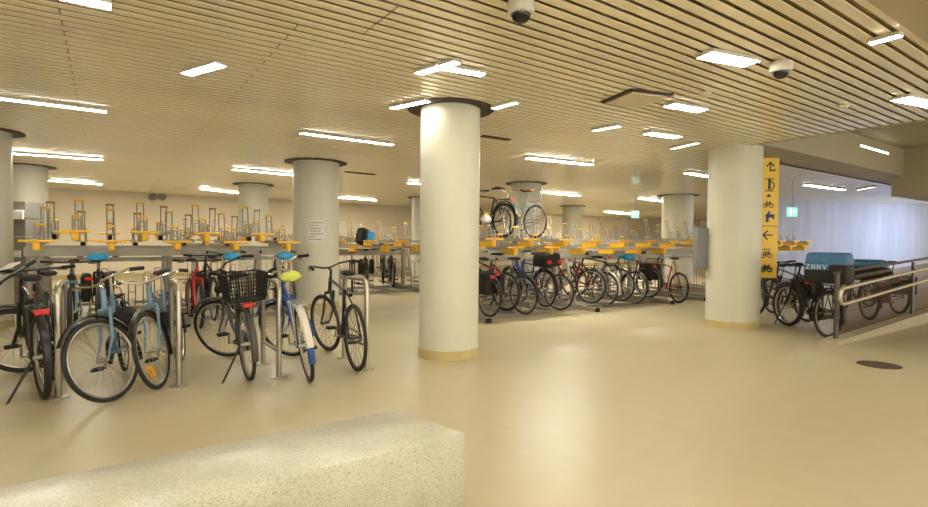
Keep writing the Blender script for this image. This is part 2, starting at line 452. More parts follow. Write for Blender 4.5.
lamp((900, 98.5), (940, 106.6), .18, 'panel light at the right edge of the slatted ceiling', GP)
lamp((806, 185), (843, 190), .17, 'panel light right of the yellow sign, under the concrete beam', GP)
lamp((851, 212), (873, 215), .14, 'small panel light low on the right in front of the bluish wall', GP)
lamp((186, 74.5), (221, 64.5), .11, 'slanted short lamp reflection alone on the left part of the slatted ceiling', 'slanted short lamp reflections')  # these four slanted bars stand in for lamps mirrored in the glass
lamp((418, 74), (458, 62), .09, 'slanted short lamp reflection above the middle column, left arm of the V', 'slanted short lamp reflections')
lamp((434, 66.5), (484, 75), .10, 'lamp reflection above the middle column, right arm of the V', 'slanted short lamp reflections')
lamp((392, 108.5), (428, 101), .09, 'slanted short lamp reflection at the upper left of the middle column', 'slanted short lamp reflections')
lamp((593, 131), (620, 126), .10, 'dim slanted lamp reflection below the square ceiling hatch', GR, True)
lamp((672, 149), (698, 143), .10, 'dim slanted lamp reflection left of the top of the signed column', GR, True)
lamp((493, 109), (517, 102.5), .09, 'dim slanted lamp reflection at the upper right of the middle column', GR, True)
lamp((869, 44), (902, 35), .07, 'slanted lamp reflection at the top right corner beside the plain ceiling panel', GR, False)
lamp((858, 190), (874, 187), .09, 'small dim lamp reflection under the beam, between the panel light and the concrete wall', GR, True)
a, b = ony(858, 151, 3.895), ony(887, 148.5, 3.895)
t = thing('lamp_reflection', 'short horizontal lamp reflection on the face of the concrete beam at right', 'lamp reflection', M.Translation((a + b) / 2))  # glowing bar in place of a lamp mirrored in glass, no fitting here
MB().rbox((0, -0.015, 0), ((b - a).length, 0.03, 0.07), 0.006, 1).build('housing', MT['camwhite'], t)
MB().rbox((0, -0.032, -0.005), ((b - a).length - 0.03, 0.008, 0.04), 0.003, 1).build('diffuser', MT['reflectionglow'], t)
# unseen lamps added behind and above the camera to brighten the foreground
for i, (x, y) in enumerate(((-4.5, 1.0), (-4.5, -1.8), (1.2, 0.3), (1.5, -2.0), (5.5, 0.0), (-5.5, 4.0), (-8.5, 7), (0.2, 1.15), (-2.6, 1.9))):
    t = thing('ceiling_light', 'added unseen light for the foreground, behind the photographer', 'ceiling light', M.Translation((x, y, CEIL - 0.005)), 'added unseen lights behind the photographer')
    MB().rbox((0, 0, -0.012), (1.5, .12, 0.024), 0.004, 1).build('housing', MT['camwhite'], t)
    MB().rbox((0, 0, -0.0265), (1.49, .11, 0.006), 0.002, 1).build('diffuser', MT['diffuser'], t)

# ------------------------------------------------------------------ ceiling devices
def dome_camera(u, v, label, tilt):
    p = onz(u, v, CEIL - 0.06)
    t = thing('dome_camera', label, 'security camera', (p.x, p.y, CEIL - 0.002), 'dome cameras')
    MB().lathe((0, 0, 0), [(0.050, 0.0), (0.050, -0.012), (0.082, -0.016), (0.085, -0.03), (0.085, -0.07), (0.078, -0.088), (0.062, -0.094)], 40).build('housing', MT['camwhite'], t)
    prof = [(0.062 * math.cos(a), -0.090 - 0.056 * math.sin(a)) for a in [i * math.pi / 2 / 8 for i in range(9)]]
    MB().lathe((0, 0, 0), prof[:-1] + [(0.003, -0.146)], 32).build('dome', MT['dome'], t)
dome_camera(521, 9, 'white dome camera at the top middle of the picture, cut by the top edge', 0)
dome_camera(781, 68, 'white dome camera right of the largest panel light', 0)
# square hatch, standing slightly proud, with dark gaps along its two far edges
a, b, c_ = onz(632, 90, CEIL), onz(597, 98.5, CEIL), onz(668, 94.5, CEIL)
hx = (c_ - a).length; hy = (b - a).length; ang = math.atan2((c_ - a).y, (c_ - a).x)
t = thing('ceiling_hatch', 'square flat hatch in the slatted ceiling right of the middle column', 'hatch', M.Translation((a.x, a.y, CEIL)) @ RZ(ang))
MB().rbox((hx / 2, hx / 2, -0.018), (hx, hx, 0.03), 0.004, 1).build('door', MT['panel'], t)
MB().box((hx / 2, -0.022, -0.006), (hx + 0.06, 0.05, 0.02)).build('frame', MT['cutout'], t)
MB().box((-0.022, hx / 2, -0.006), (0.05, hx + 0.06, 0.02)).build('frame', MT['cutout'], t)
def vent(p1, p2, w, label):
    a, b = onz(*p1, CEIL), onz(*p2, CEIL); d = b - a
    c = (a + b) / 2
    o = MB().box((0, 0, -0.006), (d.length, w, 0.014)).build('ceiling_slot', MT['cutout'], None, M.Translation((c.x, c.y, CEIL)) @ RZ(math.atan2(d.y, d.x)))
    tag(o, label, 'vent', 'dark ceiling slots')
vent((482, 135.5), (509, 139.5), .10, 'dark ventilation slot on the ceiling right of the middle column')
vent((346, 171.5), (374, 174.5), .14, 'dark ventilation slot on the ceiling right of the noticed column')
def sensor(u, v, label):
    p = onz(u, v, CEIL)
    o = MB().lathe((0, 0, 0), [(0.055, 0), (0.055, -0.02), (0.035, -0.045), (0.015, -0.05)], 24).build('smoke_detector', MT['camwhite'], None, M.Translation((p.x, p.y, CEIL)))
    tag(o, label, 'smoke detector', 'ceiling smoke detectors')
sensor(844, 104, 'small round reflection of a camera on the ceiling right of the dome camera')  # mirrored image of a dome camera, built as a ceiling fitting
sensor(706, 92, 'small round smoke detector between the panel lights left of the dome camera')
sensor(175, 187, 'small round smoke detector far back above the yellow rack')
for u, l in ((152.5, 'left of the two round wall speakers high on the back wall'), (162, 'right of the two round wall speakers high on the back wall')):
    p = ony(u, 197, 20.35)
    t = thing('wall_speaker', l, 'speaker', M.Translation((p.x, 20.35, p.z)) @ M.Rotation(math.radians(90), 4, 'X'), 'round wall speakers')
    MB().lathe((0, 0, 0), [(0.13, 0), (0.13, 0.10), (0.11, 0.12)], 24).build('housing', MT['galv'], t)
    MB().lathe((0, 0, 0.12), [(0.10, 0), (0.09, 0.01)], 24).build('grille', MT['panelgrey'], t)
def exit_sign(u, v, z, s, label):
    d = ray(u, v); p = EYE + d * (z / d.dot(fwd))
    top = CEIL - p.z
    t = thing('exit_sign', label, 'exit sign', M.Translation(p) @ RZ(-math.radians(34.6)), 'small lit exit signs')
    MB().rbox((0, 0, 0), (s, 0.04, s * .9), 0.008, 1).build('box', MT['exit'], t)
    w = MB()
    w.box((-s * .18, -0.021, 0), (s * .16, 0.004, s * .62)); w.box((s * .2, -0.021, 0.05 * s), (s * .34, 0.004, s * .1))
    w.box((s * .3, -0.021, 0.05 * s), (s * .12, 0.004, s * .3)); w.build('pictogram', MT['exitwhite'], t)
    MB().tube([(0, 0, s * .45), (0, 0, top - 0.001)], 0.008, 6).build('hanger', MT['galv'], t)
exit_sign(635, 214.5, 17.0, 0.26, 'small green and white lit exit sign hanging left of the wide far column')
exit_sign(792, 212, 12.0, 0.24, 'small green and white lit exit sign hanging right of the yellow sign')

# ------------------------------------------------------------------ two-tier racks
def tray_meshes():
    r = {}
    m = MB(); m.box((0, 0.90, 0), (0.11, 1.70, 0.012))
    for sx in (-1, 1): m.box((sx * 0.055, 0.90, 0.022), (0.010, 1.70, 0.056))
    r['tray'] = m.mesh('tray', MT['galv'], False)
    r['handle'] = MB().rbox((0, 0.02, 0.035), (0.37, 0.032, 0.034), 0.010, 2).mesh('handle', MT['yellow'])
    r['grip'] = MB().rbox((0, 0.20, -0.035), (0.085, 0.36, 0.115), 0.022, 2).mesh('grip', MT['yellow'])
    def hoop(y, h, w, lean):
        m = MB()
        for sx in (-1, 1):
            m.tube([(sx * 0.05, y - 0.02, 0), (sx * w, y + lean * 0.35, h * 0.45), (sx * w, y + lean * .75, h * 0.8), (sx * w, y + lean, h)], 0.011, 6)
        m.tube([(-w, y + lean * .4, h * .5), (w, y + lean * .4, h * .5)], 0.006, 6)
        return m
    def cap(y, h, w, lean, mt): return MB().rbox((0, y + lean, h + 0.01), (w * 2 + 0.035, 0.03, 0.03), 0.009, 1).mesh('hoop_cap', MT[mt])
    r['hoopA'] = hoop(0.42, 0.24, 0.046, 0.05).mesh('wheel_hoop', MT['galvlight'])
    r['capA'] = cap(0.42, 0.24, 0.046, 0.05, 'yellow')
    r['hoopB'] = hoop(1.25, 0.50, 0.047, 0.10).mesh('wheel_hoop', MT['galvlight'])
    r['capB'] = cap(1.25, 0.50, 0.047, 0.10, 'yellow'); r['capC'] = cap(1.25, 0.50, 0.047, 0.10, 'yellowshaded')
    m = MB()                                                # low curved wheel guides along the gutter
    yy = 0.0
    m.tube([(-0.045, yy, 0.01), (-0.05, yy + 0.02, 0.14), (-0.04, yy + 0.06, 0.20), (0.04, yy + 0.06, 0.20), (0.05, yy + 0.02, 0.14), (0.045, yy, 0.01)], 0.008, 6)
    r['guide'] = m.mesh('wheel_guide', MT['galvlight'])
    r['spring'] = MB().rbox((0, 0.62, -0.055), (0.07, 0.20, 0.09), 0.02, 2).mesh('lift_spring', MT['plastic'])
    m = MB(); m.box((0, 0.78, 0.045), (0.085, 1.25, 0.010))
    for sx in (-1, 1): m.box((sx * 0.042, 0.78, 0.065), (0.008, 1.25, 0.045))
    r['rail'] = m.mesh('floor_rail', MT['galv'], False)
    for nm, h in (('lowA', 0.50), ('lowB', 0.74)):
        m = MB()
        m.tube([(-0.055, 1.12, 0.06), (-0.055, 1.14, h - 0.05), (-0.035, 1.145, h), (0.035, 1.145, h), (0.055, 1.14, h - 0.05), (0.055, 1.12, 0.06)], 0.011, 7)
        m.tube([(-0.055, 1.13, 0.30), (0.055, 1.13, 0.30)], 0.008, 6)
        r[nm] = m.mesh('wheel_stand', MT['galvlight'])
    m = MB(); m.box((0, 1.05, 0.56), (0.07, 0.09, 1.04)); m.box((0, 0.85, 0.035), (0.09, 1.80, 0.07))
    m.tube([(0, 0.50, 0.06), (0, 0.80, 1.06)], 0.032, 8)
    r['frame'] = m.mesh('support_frame', MT['galv'], False)
    r['foot'] = MB().rbox((0, -0.06, 0.036), (0.10, 0.04, 0.075), 0.008, 1).mesh('foot_cap', MT['plastic'])
    return r
TR = tray_meshes()
PX = 0.41
def rack(label, x0, n, yf, flip, first_high=False, brown=False, feet=(0,), dz=0.0, group='two-tier bike racks'):
    L = (n - 1) * PX
    mw = M.Translation((x0, yf, 0)) if not flip else M.Translation((x0 + L, yf, 0)) @ RZ(math.pi)
    t = thing('bike_rack', label, 'bike rack', mw, group)
    for yy in (0.78, 1.42):
        m = MB(); m.box((L / 2, yy, 1.085 + dz), (L + 0.40, 0.05, 0.13)); m.build('deck_beam', MT['beamgrey'], t)
    MB().box((L / 2, 1.42, 0.05), (L + 0.4, 0.06, 0.06)).build('floor_beam', MT['beamgrey'], t)
    MB().box((L / 2, 0.36, 0.035), (L + 0.4, 0.05, 0.05)).build('floor_beam', MT['beamgrey'], t)
    MB().box((L / 2, 1.60, 0.93), (L + 0.3, 0.03, 0.06)).build('back_rail', MT['galv'], t)
    for fx in feet:
        f = link('support_frame', TR['frame'], t, M.Translation((fx, 0, 0)))
        link('foot_cap', TR['foot'], f)
    for k in range(n):
        hi = (k % 2 == 0) == first_high
        z = (1.345 if hi else 1.21) + dz
        tr = link('tray', TR['tray'], t, M.Translation((k * PX, 0.0 if not hi else 0.06, z)) @ M.Rotation(math.radians(0.8), 4, 'X'))
        for nm, me in (('handle', 'handle'), ('grip', 'grip'), ('wheel_hoop', 'hoopA'), ('hoop_cap', 'capA'), ('wheel_hoop', 'hoopB'),
                       ('hoop_cap', 'capC' if brown else 'capB'), ('lift_spring', 'spring')):
            if nm != 'lift_spring' or brown: link(nm, TR[me], tr)
        for yy in (0.58, 0.98): link('wheel_guide', TR['guide'], tr, M.Translation((0, yy, 0)))
        link('floor_rail', TR['rail'], t, M.Translation((k * PX + 0.2 * PX, 0, 0.02 + (0.12 if hi else 0))))
        link('wheel_stand', TR['lowB' if hi else 'lowA'], t, M.Translation((k * PX + 0.2 * PX, 0, 0.0)))
    return t
rack('left two-tier bike rack with empty yellow-handled upper trays facing the camera', -0.75, 9, 8.8, False, False, False, (-0.12, 1.6, 3.35))
rack('bike rack back to back behind the left yellow-handled rack, with shade-darkened hoop tips', -0.75, 9, 12.45, True, True, True, (-0.12, 1.6, 3.35))
rack('right two-tier bike rack, with two bikes on its upper trays', 4.80, 14, 6.6, False, False, False, (0.2, 2.75, 5.1), -0.045)
rack('bike rack back to back behind the right rack', 5.9, 6, 10.05, True, True, True, (0.1, 2.1))
rack('far two-tier bike rack seen between the noticed column and the big middle column', 4.35, 20, 11.3, False, True, False, (0.25, 2.2, 4.6, 7.0), -0.10)
rack('bike rack partly hidden behind the column with the yellow sign', 10.95, 15, 6.6, False, True, False, (0.2, 2.6, 5.0))
rack('distant bike rack in front of the back wall', 2.0, 24, 16.4, False, True, True, (0.2, 3.0, 6.0, 9.0))

# ------------------------------------------------------------------ bicycle stands
def stand(x0, y0, label, ang=0.0):
    t = thing('bike_stand', label, 'bike stand', M.Translation((x0, y0, 0)) @ RZ(ang), 'steel hoop bike stands')
    L, H, r = 0.60, 0.90, 0.024
    pts = [(0, 0, 0.0), (0, 0, H - 0.10)] + [(0, 0.10 - 0.10 * math.cos(a), H - 0.10 + 0.10 * math.sin(a)) for a in [math.pi / 8 * i for i in range(1, 5)]]
    pts += [(0, L - 0.10 + 0.10 * math.sin(a), H - 0.10 + 0.10 * math.cos(a)) for a in [math.pi / 8 * i for i in range(0, 5)]] + [(0, L, 0.0)]
    MB().tube(pts, r, 14).build('hoop', MT['steel'], t)
    MB().tube([(0, 0.0, 0.24), (0, L, 0.24)], 0.016, 10).build('cross_bar', MT['steel'], t)
    for yy in (0, L):
        MB().lathe((0, yy, 0), [(0.075, 0), (0.075, 0.008), (0.03, 0.014)], 24).build('base_plate', MT['steel'], t)
def stand_px(u, v, label):
    p = onz(u, v); stand(p.x, p.y, label)
stand_px(58.5, 397.5, 'steel hoop stand at far left, behind the black bike with the red reflector')
stand_px(179, 386, 'steel hoop stand just right of the two pale blue bikes')
stand_px(279, 377, 'steel hoop stand between the basket bike and the lime-saddled blue bike')
stand_px(366.5, 369, 'steel hoop stand at the right with the lone black bike leaning on it')

# ------------------------------------------------------------------ bicycles
R = 0.335; WB = 1.05
A = V((-0.33, 0, 0.944)).normalized()
S0 = V((WB - 0.055, 0, R))
def sp(s, y=0): return S0 + A * s + V((0, y, 0))
BB = V((0.44, 0, 0.285))
SD = V((-0.30, 0, 0.954)).normalized()
CACHE = {}
def cached(key, fn):
    if key not in CACHE: CACHE[key] = fn()
    return CACHE[key]
def wheel_meshes(fat, rim):
    tr = 0.026 if fat else 0.018
    ty = MB().ring((0, 0, 0), (0, 1, 0), R - tr, tr, 48, 8).mesh('tyre', MT['rubber'])
    m = MB().ring((0, 0, 0), (0, 1, 0), R - 2 * tr - 0.006, 0.011, 44, 6)
    m.tube([(0, -0.05, 0), (0, 0.05, 0)], 0.018, 10)
    for i in range(28):
        a = 2 * math.pi * i / 28; s = 1 if i % 2 else -1
        b = a + (0.35 if (i // 2) % 2 else -0.35)
        m.tube([(0.02 * math.cos(b), s * 0.03, 0.02 * math.sin(b)), ((R - 2 * tr) * math.cos(a), 0, (R - 2 * tr) * math.sin(a))], 0.0016, 3, cap=False)
    return ty, m.mesh('wheel', MT[rim])
def frame_mesh(style, mt):
    m = MB(); st = BB + SD * 0.53
    hb, ht = sp(0.41), sp(0.57)
    m.tube([hb, ht], 0.021, 10)
    m.tube([BB, st], 0.016, 8)
    if style == 'step':
        m.tube([sp(0.44), (0.66, 0, 0.44), BB + SD * 0.08], 0.021, 8)
        m.tube([sp(0.54), (0.70, 0, 0.58), BB + SD * 0.26], 0.014, 8)
    elif style == 'mixte':
        m.tube([sp(0.43), BB], 0.018, 8)
        m.tube([sp(0.54), BB + SD * 0.28], 0.015, 8)
    elif style == 'mtb':
        m.tube([sp(0.43), BB], 0.027, 8)
        m.tube([sp(0.54), st - SD * 0.10], 0.021, 8)
    else:
        m.tube([sp(0.43), BB], 0.018, 8)
        m.tube([sp(0.55), st - SD * 0.02], 0.015, 8)
    for s in (-1, 1):
        m.tube([BB + V((-0.03, s * 0.03, 0)), V((0.28, s * 0.045, 0.31)), V((0, s * 0.062, R))], 0.010, 7)
        m.tube([st - SD * (0.16 if style == 'step' else 0.03) + V((0, s * 0.015, 0)), V((0.12, s * 0.045, 0.60)), V((0, s * 0.062, R))], 0.009, 7)
    m.tube([BB + V((0, -0.036, 0)), BB + V((0, 0.036, 0))], 0.024, 10)
    return m.mesh('frame', MT[mt])
def fork_mesh(mt, susp):
    m = MB(); cr = sp(0.395)
    m.tube([cr - V((0, 0.055, 0)), cr + V((0, 0.055, 0))], 0.018, 8)
    m.tube([cr, sp(0.42)], 0.018, 8)
    for s in (-1, 1):
        r = [0.017, 0.019, 0.014] if susp else [0.013, 0.012, 0.008]
        m.tube([cr + V((0, s * 0.055, 0)), sp(0.16, s * 0.058), V((WB, s * 0.055, R))], r, 8)
    return m.mesh('fork', MT[mt])
def bar_mesh(kind, mt):
    m = MB(); c = sp(0.66)
    m.tube([sp(0.56), c], 0.014, 8)
    if kind == 'low': c = sp(0.585)
    if kind == 'flat':
        e = c + V((0.07, 0, 0.01)); m.tube([c, e], 0.014, 8)
        pts = [e + V((-0.03, -0.31, 0.01)), e + V((0, -0.1, 0)), e + V((0, 0.1, 0)), e + V((-0.03, 0.31, 0.01))]
    elif kind == 'drop':
        e = c + V((0.09, 0, -0.03)); m.tube([c, e], 0.014, 8)
        pts = []
        for s in (-1, 1):
            q = [e + V((0, s * 0.06, 0)), e + V((0, s * 0.19, 0)), e + V((0.07, s * 0.21, -0.01)), e + V((0.10, s * 0.21, -0.07)), e + V((0.06, s * 0.215, -0.13)), e + V((-0.04, s * 0.22, -0.14))]
            pts = (q[::-1] if s == -1 else pts) + (q if s == 1 else [])
    else:
        e = c + V((0.05, 0, 0.03)); m.tube([c, e], 0.013, 8)
        pts = [e + V((-0.20, -0.29, 0.03)), e + V((-0.08, -0.26, 0.05)), e + V((0.03, -0.15, 0.03)), e + V((0.02, -0.04, 0)), e + V((0.02, 0.04, 0)), e + V((0.03, 0.15, 0.03)), e + V((-0.08, 0.26, 0.05)), e + V((-0.20, 0.29, 0.03))]
    m.tube(pts, 0.0115, 8)
    gr = []
    for (a, b) in ((pts[0], pts[1]), (pts[-1], pts[-2])):
        a = V(a); b = V(b); d = (b - a).normalized()
        gr.append(MB().tube([a - d * 0.01, a + d * 0.11], 0.017, 8).mesh('grip', MT['plastic']))
        lv = a + d * 0.13
        m.tube([lv, lv + V((0.05, 0, -0.02)), a + V((0.05, 0, -0.03)) + d * 0.04], 0.006, 5)
    return m.mesh('handlebar', MT[mt]), gr
def saddle_mesh(mt, wide):
    c = BB + SD * 0.70; w = 0.085 if wide else 0.068
    return MB().loft([(c.x - 0.13, 0, c.z + 0.005, w * .55, 0.015), (c.x - 0.11, 0, c.z + 0.01, w * .95, 0.026), (c.x - 0.05, 0, c.z + 0.012, w, 0.028), (c.x + 0.03, 0, c.z + 0.012, w * .55, 0.024), (c.x + 0.12, 0, c.z + 0.008, 0.024, 0.018), (c.x + 0.15, 0, c.z + 0.002, 0.012, 0.010)], 12).mesh('saddle', MT[mt])
def cover_mesh(mt, k=1.0):
    c = BB + SD * 0.70
    return MB().loft([(c.x - 0.16, 0, c.z, .06 * k, 0.03 * k), (c.x - 0.13, 0, c.z + 0.01, .13 * k, 0.06 * k), (c.x - 0.03, 0, c.z + 0.015, .135 * k, 0.065 * k), (c.x + 0.07, 0, c.z + 0.01, .07 * k, 0.045 * k), (c.x + 0.16, 0, c.z, .03 * k, 0.03 * k)], 14).mesh('saddle_cover', MT[mt])
def arc_strip(c, r, a0, a1, w, th=0.004, n=18, up=0.0):
    m = MB(); vs = []; fs = []
    for i in range(n + 1):
        a = math.radians(a0 + (a1 - a0) * i / n)
        for (yy, rr) in ((-w, r - 0.012), (-w * .6, r + 0.004), (w * .6, r + 0.004), (w, r - 0.012), (w * .6, r - 0.002), (-w * .6, r - 0.002)):
            vs.append((c[0] + rr * math.cos(a), c[1] + yy, c[2] + rr * math.sin(a)))
    for i in range(n):
        for k in range(6):
            l = (k + 1) % 6
            fs.append((i * 6 + k, i * 6 + l, (i + 1) * 6 + l, (i + 1) * 6 + k))
    return m.add(vs, fs)
def crank_mesh():
    m = MB().ring(BB + V((0, -0.055, 0)), (0, 1, 0), 0.085, 0.005, 28, 5)
    for i in range(5):
        a = i * 2 * math.pi / 5; m.tube([BB + V((0, -0.055, 0)), BB + V((0.085 * math.cos(a), -0.055, 0.085 * math.sin(a)))], 0.005, 5)
    m.tube([BB + V((0, -0.075, 0)), BB + V((0, 0.075, 0))], 0.011, 8)
    d = V((0.12, 0, -0.115))
    m.tube([BB + V((0, -0.075, 0)), BB + d + V((0, -0.085, 0))], 0.009, 6); m.tube([BB + V((0, 0.075, 0)), BB - d + V((0, 0.085, 0))], 0.009, 6)
    return m.mesh('crankset', MT['alu'])
def pedal_mesh(sg):
    d = V((0.12, 0, -0.115)) * sg
    m = MB(); c = BB + d + V((0, -sg * 0.145, 0))
    for s in (-1, 1): m.box(c + V((s * 0.035, 0, 0)), (0.02, 0.09, 0.022))
    for s in (-1, 0, 1): m.box(c + V((0, s * 0.04, 0)), (0.06, 0.012, 0.018))
    m.tube([c + V((0, sg * 0.065, 0)), c], 0.007, 6)
    return m.mesh('pedal', MT['plastic'])
def chain_mesh():
    m = MB()
    for z in (1, -1):
        m.tube([BB + V((0, -0.055, z * 0.085)), V((0, -0.055, R + z * 0.038))], 0.006, 5)
    m.ring((0, -0.055, R), (0, 1, 0), 0.037, 0.008, 16, 5)
    return m.mesh('chain', MT['grey'])
def chain_case():
    m = MB()
    vs = []; N = 20
    pr = []
    for i in range(N + 1):
        a = math.radians(-90 + 180 * i / N); pr.append((BB.x + 0.11 * math.cos(a), BB.z + 0.11 * math.sin(a)))
    for i in range(N + 1):
        a = math.radians(90 + 180 * i / N); pr.append((0.06 * math.cos(a), R + 0.06 * math.sin(a)))
    n = len(pr)
    for y in (-0.045, -0.07): vs += [(x, y, z) for x, z in pr]
    fs = [tuple(range(n)), tuple(range(n, 2 * n))[::-1]] + [(i, (i + 1) % n, n + (i + 1) % n, n + i) for i in range(n)]
    return m.add(vs, fs).mesh('chain_case', MT['plastic'])
def carrier_mesh(mt):
    m = MB(); z = 0.735
    for s in (-0.055, 0, 0.055): m.tube([(-0.20, s, z), (0.20, s, z)], 0.006, 5)
    for x in (-0.20, -0.07, 0.07, 0.20): m.tube([(x, -0.055, z), (x, 0.055, z)], 0.006, 5)
    for s in (-1, 1):
        m.tube([(-0.12, s * 0.055, z), (0.0, s * 0.066, R)], 0.006, 5); m.tube([(0.06, s * 0.055, z), (0.0, s * 0.066, R)], 0.006, 5)
    m.tube([(0.20, 0, z), BB + SD * 0.49], 0.006, 5)
    return m.mesh('luggage_carrier', MT[mt])
def basket_mesh(cx, cz, lx, ly, h):
    m = MB()
    def lp(z, f): return [V((cx + sx * lx / 2 * f, sy * ly / 2 * f, z)) for sx, sy in ((-1, -1), (1, -1), (1, 1), (-1, 1))]
    for i in range(8):
        z = cz + h * i / 7; f = 0.84 + 0.16 * i / 7
        m.tube(lp(z, f), 0.008 if i == 7 else 0.0035, 5, closed=True)
    b, t_ = lp(cz, .84), lp(cz + h, 1.0)
    for j in range(4):
        for i in range(14):
            q = i / 14
            m.tube([b[j].lerp(b[(j + 1) % 4], q), t_[j].lerp(t_[(j + 1) % 4], q)], 0.0038, 4)
    for i in range(9):
        q = i / 8; m.tube([b[0].lerp(b[1], q), b[3].lerp(b[2], q)], 0.003, 4)
    m.box((cx, 0, cz + 0.006), (lx * .82, ly * .82, 0.004))
    return m
def bike(label, mw, group=None, style='diamond', color='black', fork=None, bar='flat', barm='black', saddle='plastic', wide=False, rim='alu', fat=False,
         steer=0.0, mudguard=None, opts=(), seat_up=0.0):
    t = thing('bicycle', label, 'bicycle', mw, group)
    st = M.Translation(S0) @ M.Rotation(math.radians(steer), 4, A) @ M.Translation(-S0)
    ty, wh = cached(('w', fat, rim), lambda: wheel_meshes(fat, rim))
    w = link('rear_wheel', wh, t, M.Translation((0, 0, R))); link('tyre', ty, w)
    w = link('front_wheel', wh, t, st @ M.Translation((WB, 0, R))); link('tyre', ty, w)
    if 'amber' in opts:
        o = MB().box((0.11, 0.0, -0.16), (0.035, 0.03, 0.10), M.Rotation(0.5, 3, 'Y')).build('spoke_reflector', MT['amber'], w); o['label'] = 'amber spoke reflector'
    link('frame', cached(('f', style, color), lambda: frame_mesh(style, color)), t)
    fk = fork or color
    link('fork', cached(('k', fk, fat), lambda: fork_mesh(fk, fat)), t, st)
    bm_, gr = cached(('b', bar, barm), lambda: bar_mesh(bar, barm))
    hb = link('handlebar', bm_, t, st)
    for g in gr: link('grip', g, hb)
    link('seat_post', cached('sp', lambda: MB().tube([BB + SD * 0.50, BB + SD * 0.70], 0.0125, 8).mesh('seat_post', MT['alu'])), t)
    link('saddle', cached(('s', saddle, wide), lambda: saddle_mesh(saddle, wide)), t)
    cr = link('crankset', cached('cr', crank_mesh), t)
    for s in (1, -1): link('pedal', cached(('p', s), lambda: pedal_mesh(s)), cr)
    if 'case' in opts: link('chain_case', cached('cc', chain_case), t)
    else: link('chain', cached('ch', chain_mesh), t)
    if mudguard:
        link('rear_mudguard', cached(('mr', mudguard), lambda: arc_strip((0, 0, R), R + 0.03, 20, 195, 0.030).mesh('rear_mudguard', MT[mudguard])), t)
        link('front_mudguard', cached(('mf', mudguard), lambda: arc_strip((WB, 0, R), R + 0.03, 35, 200, 0.030).mesh('front_mudguard', MT[mudguard])), t, st)
    if 'carrier' in opts: link('luggage_carrier', cached('ca', lambda: carrier_mesh('black')), t)
    if 'carrier_alu' in opts: link('luggage_carrier', cached('cb', lambda: carrier_mesh('alu')), t)
    if 'kickstand' in opts: link('kickstand', cached('ks', lambda: MB().tube([(0.10, 0.03, 0.32), (0.02, 0.22, 0.012), (-0.01, 0.23, 0.010)], [0.011, 0.010, 0.009], 8).mesh('kickstand', MT['black'])), t)
    if 'reflector' in opts:
        o = link('rear_reflector', cached('rr', lambda: MB().rbox((-0.215, 0, 0.72), (0.02, 0.10, 0.045), 0.008, 1).mesh('rear_reflector', MT['redlens'])), t); o['label'] = 'red rear reflector'
    if 'fender_light' in opts:
        o = link('rear_reflector', cached(('fl', bool(mudguard)), lambda: MB().rbox((-0.355, 0, 0.56) if mudguard else BB + SD * 0.62 + V((-0.03, 0, 0)), (0.03, 0.05, 0.05), 0.01, 1).mesh('rear_reflector', MT['redlens'])), t); o['label'] = 'red rear light'
    if 'rear_basket' in opts:
        b = basket_mesh(-0.06, 0.755, 0.44, 0.34, 0.24).build('basket', MT['plastic'], t); b['label'] = 'black wire basket'
    if 'top_box' in opts:
        b = MB().rbox((-0.08, 0, 0.87), (0.44, 0.40, 0.26), 0.07, 3, taper=(0.86, 0.86)).build('top_box', MT['plastic'], t); b['label'] = 'black hard top box'
        o = MB().rbox((-0.295, 0.12, 0.83), (0.03, 0.10, 0.06), 0.01, 1).build('tail_light', MT['redlens'], b)
        o = MB().rbox((-0.295, -0.12, 0.83), (0.03, 0.10, 0.06), 0.01, 1).build('tail_light', MT['redlens'], b)
        MB().rbox((0.0, 0.05, 1.05), (0.05, 0.08, 0.12), 0.02, 2).build('box_handle', MT['plastic'], b)
    if 'panniers' in opts:
        for s in (-1, 1):
            p = link('pannier', cached(('pn', s), lambda: MB().rbox((-0.03, s * 0.13, 0.56), (0.34, 0.13, 0.36), 0.04, 2, taper=(0.9, 0.9)).mesh('pannier', MT['plastic'])), t)
            p['label'] = 'black pannier bag'
        MB().rbox((-0.225, 0.10, 0.68), (0.02, 0.09, 0.05), 0.008, 1).build('rear_reflector', MT['redlens'], t)
    if 'red_pannier' in opts:
        MB().rbox((-0.03, -0.14, 0.50), (0.34, 0.14, 0.36), 0.03, 2).build('pannier', MT['maroon'], t)['label'] = 'dark red pannier'
    if 'cover' in opts: link('saddle_cover', cached('cov', lambda: cover_mesh('cyan')), t)['label'] = 'bright blue saddle cover'
    if 'lime' in opts: link('saddle_cover', cached('lime', lambda: cover_mesh('lime', 0.72)), t)['label'] = 'lime green saddle cover'
    if 'lamp' in opts: link('head_lamp', cached('hl', lambda: MB().loft([(WB - 0.17, 0, 0.78, .02, .02), (WB - 0.15, 0, 0.78, .04, .04), (WB - 0.10, 0, 0.78, .045, .045), (WB - 0.095, 0, 0.78, .03, .03)], 12).mesh('head_lamp', MT['plastic'])), t, st)
    if 'front_bag' in opts: link('front_bag', cached('fb', lambda: MB().rbox((WB - 0.10, 0, 0.86), (0.20, 0.28, 0.20), 0.04, 2).mesh('front_bag', MT['plastic'])), t, st)
    if 'white_guard' in opts:
        o = MB().add(*[]) if False else arc_strip((0, 0, R), R + 0.045, 100, 172, 0.034, n=14).build('skirt_guard', MT['white'], t); o['label'] = 'white rear wheel guard'
    if 'bottle' in opts: link('bottle', cached('bt', lambda: MB().tube([BB + SD * 0.14 + V((0.055, 0, 0)), BB + SD * 0.30 + V((0.055, 0, 0)), BB + SD * 0.33 + V((0.055, 0, 0))], [0.035, 0.035, 0.015], 12).mesh('bottle', MT['plastic'])), t)
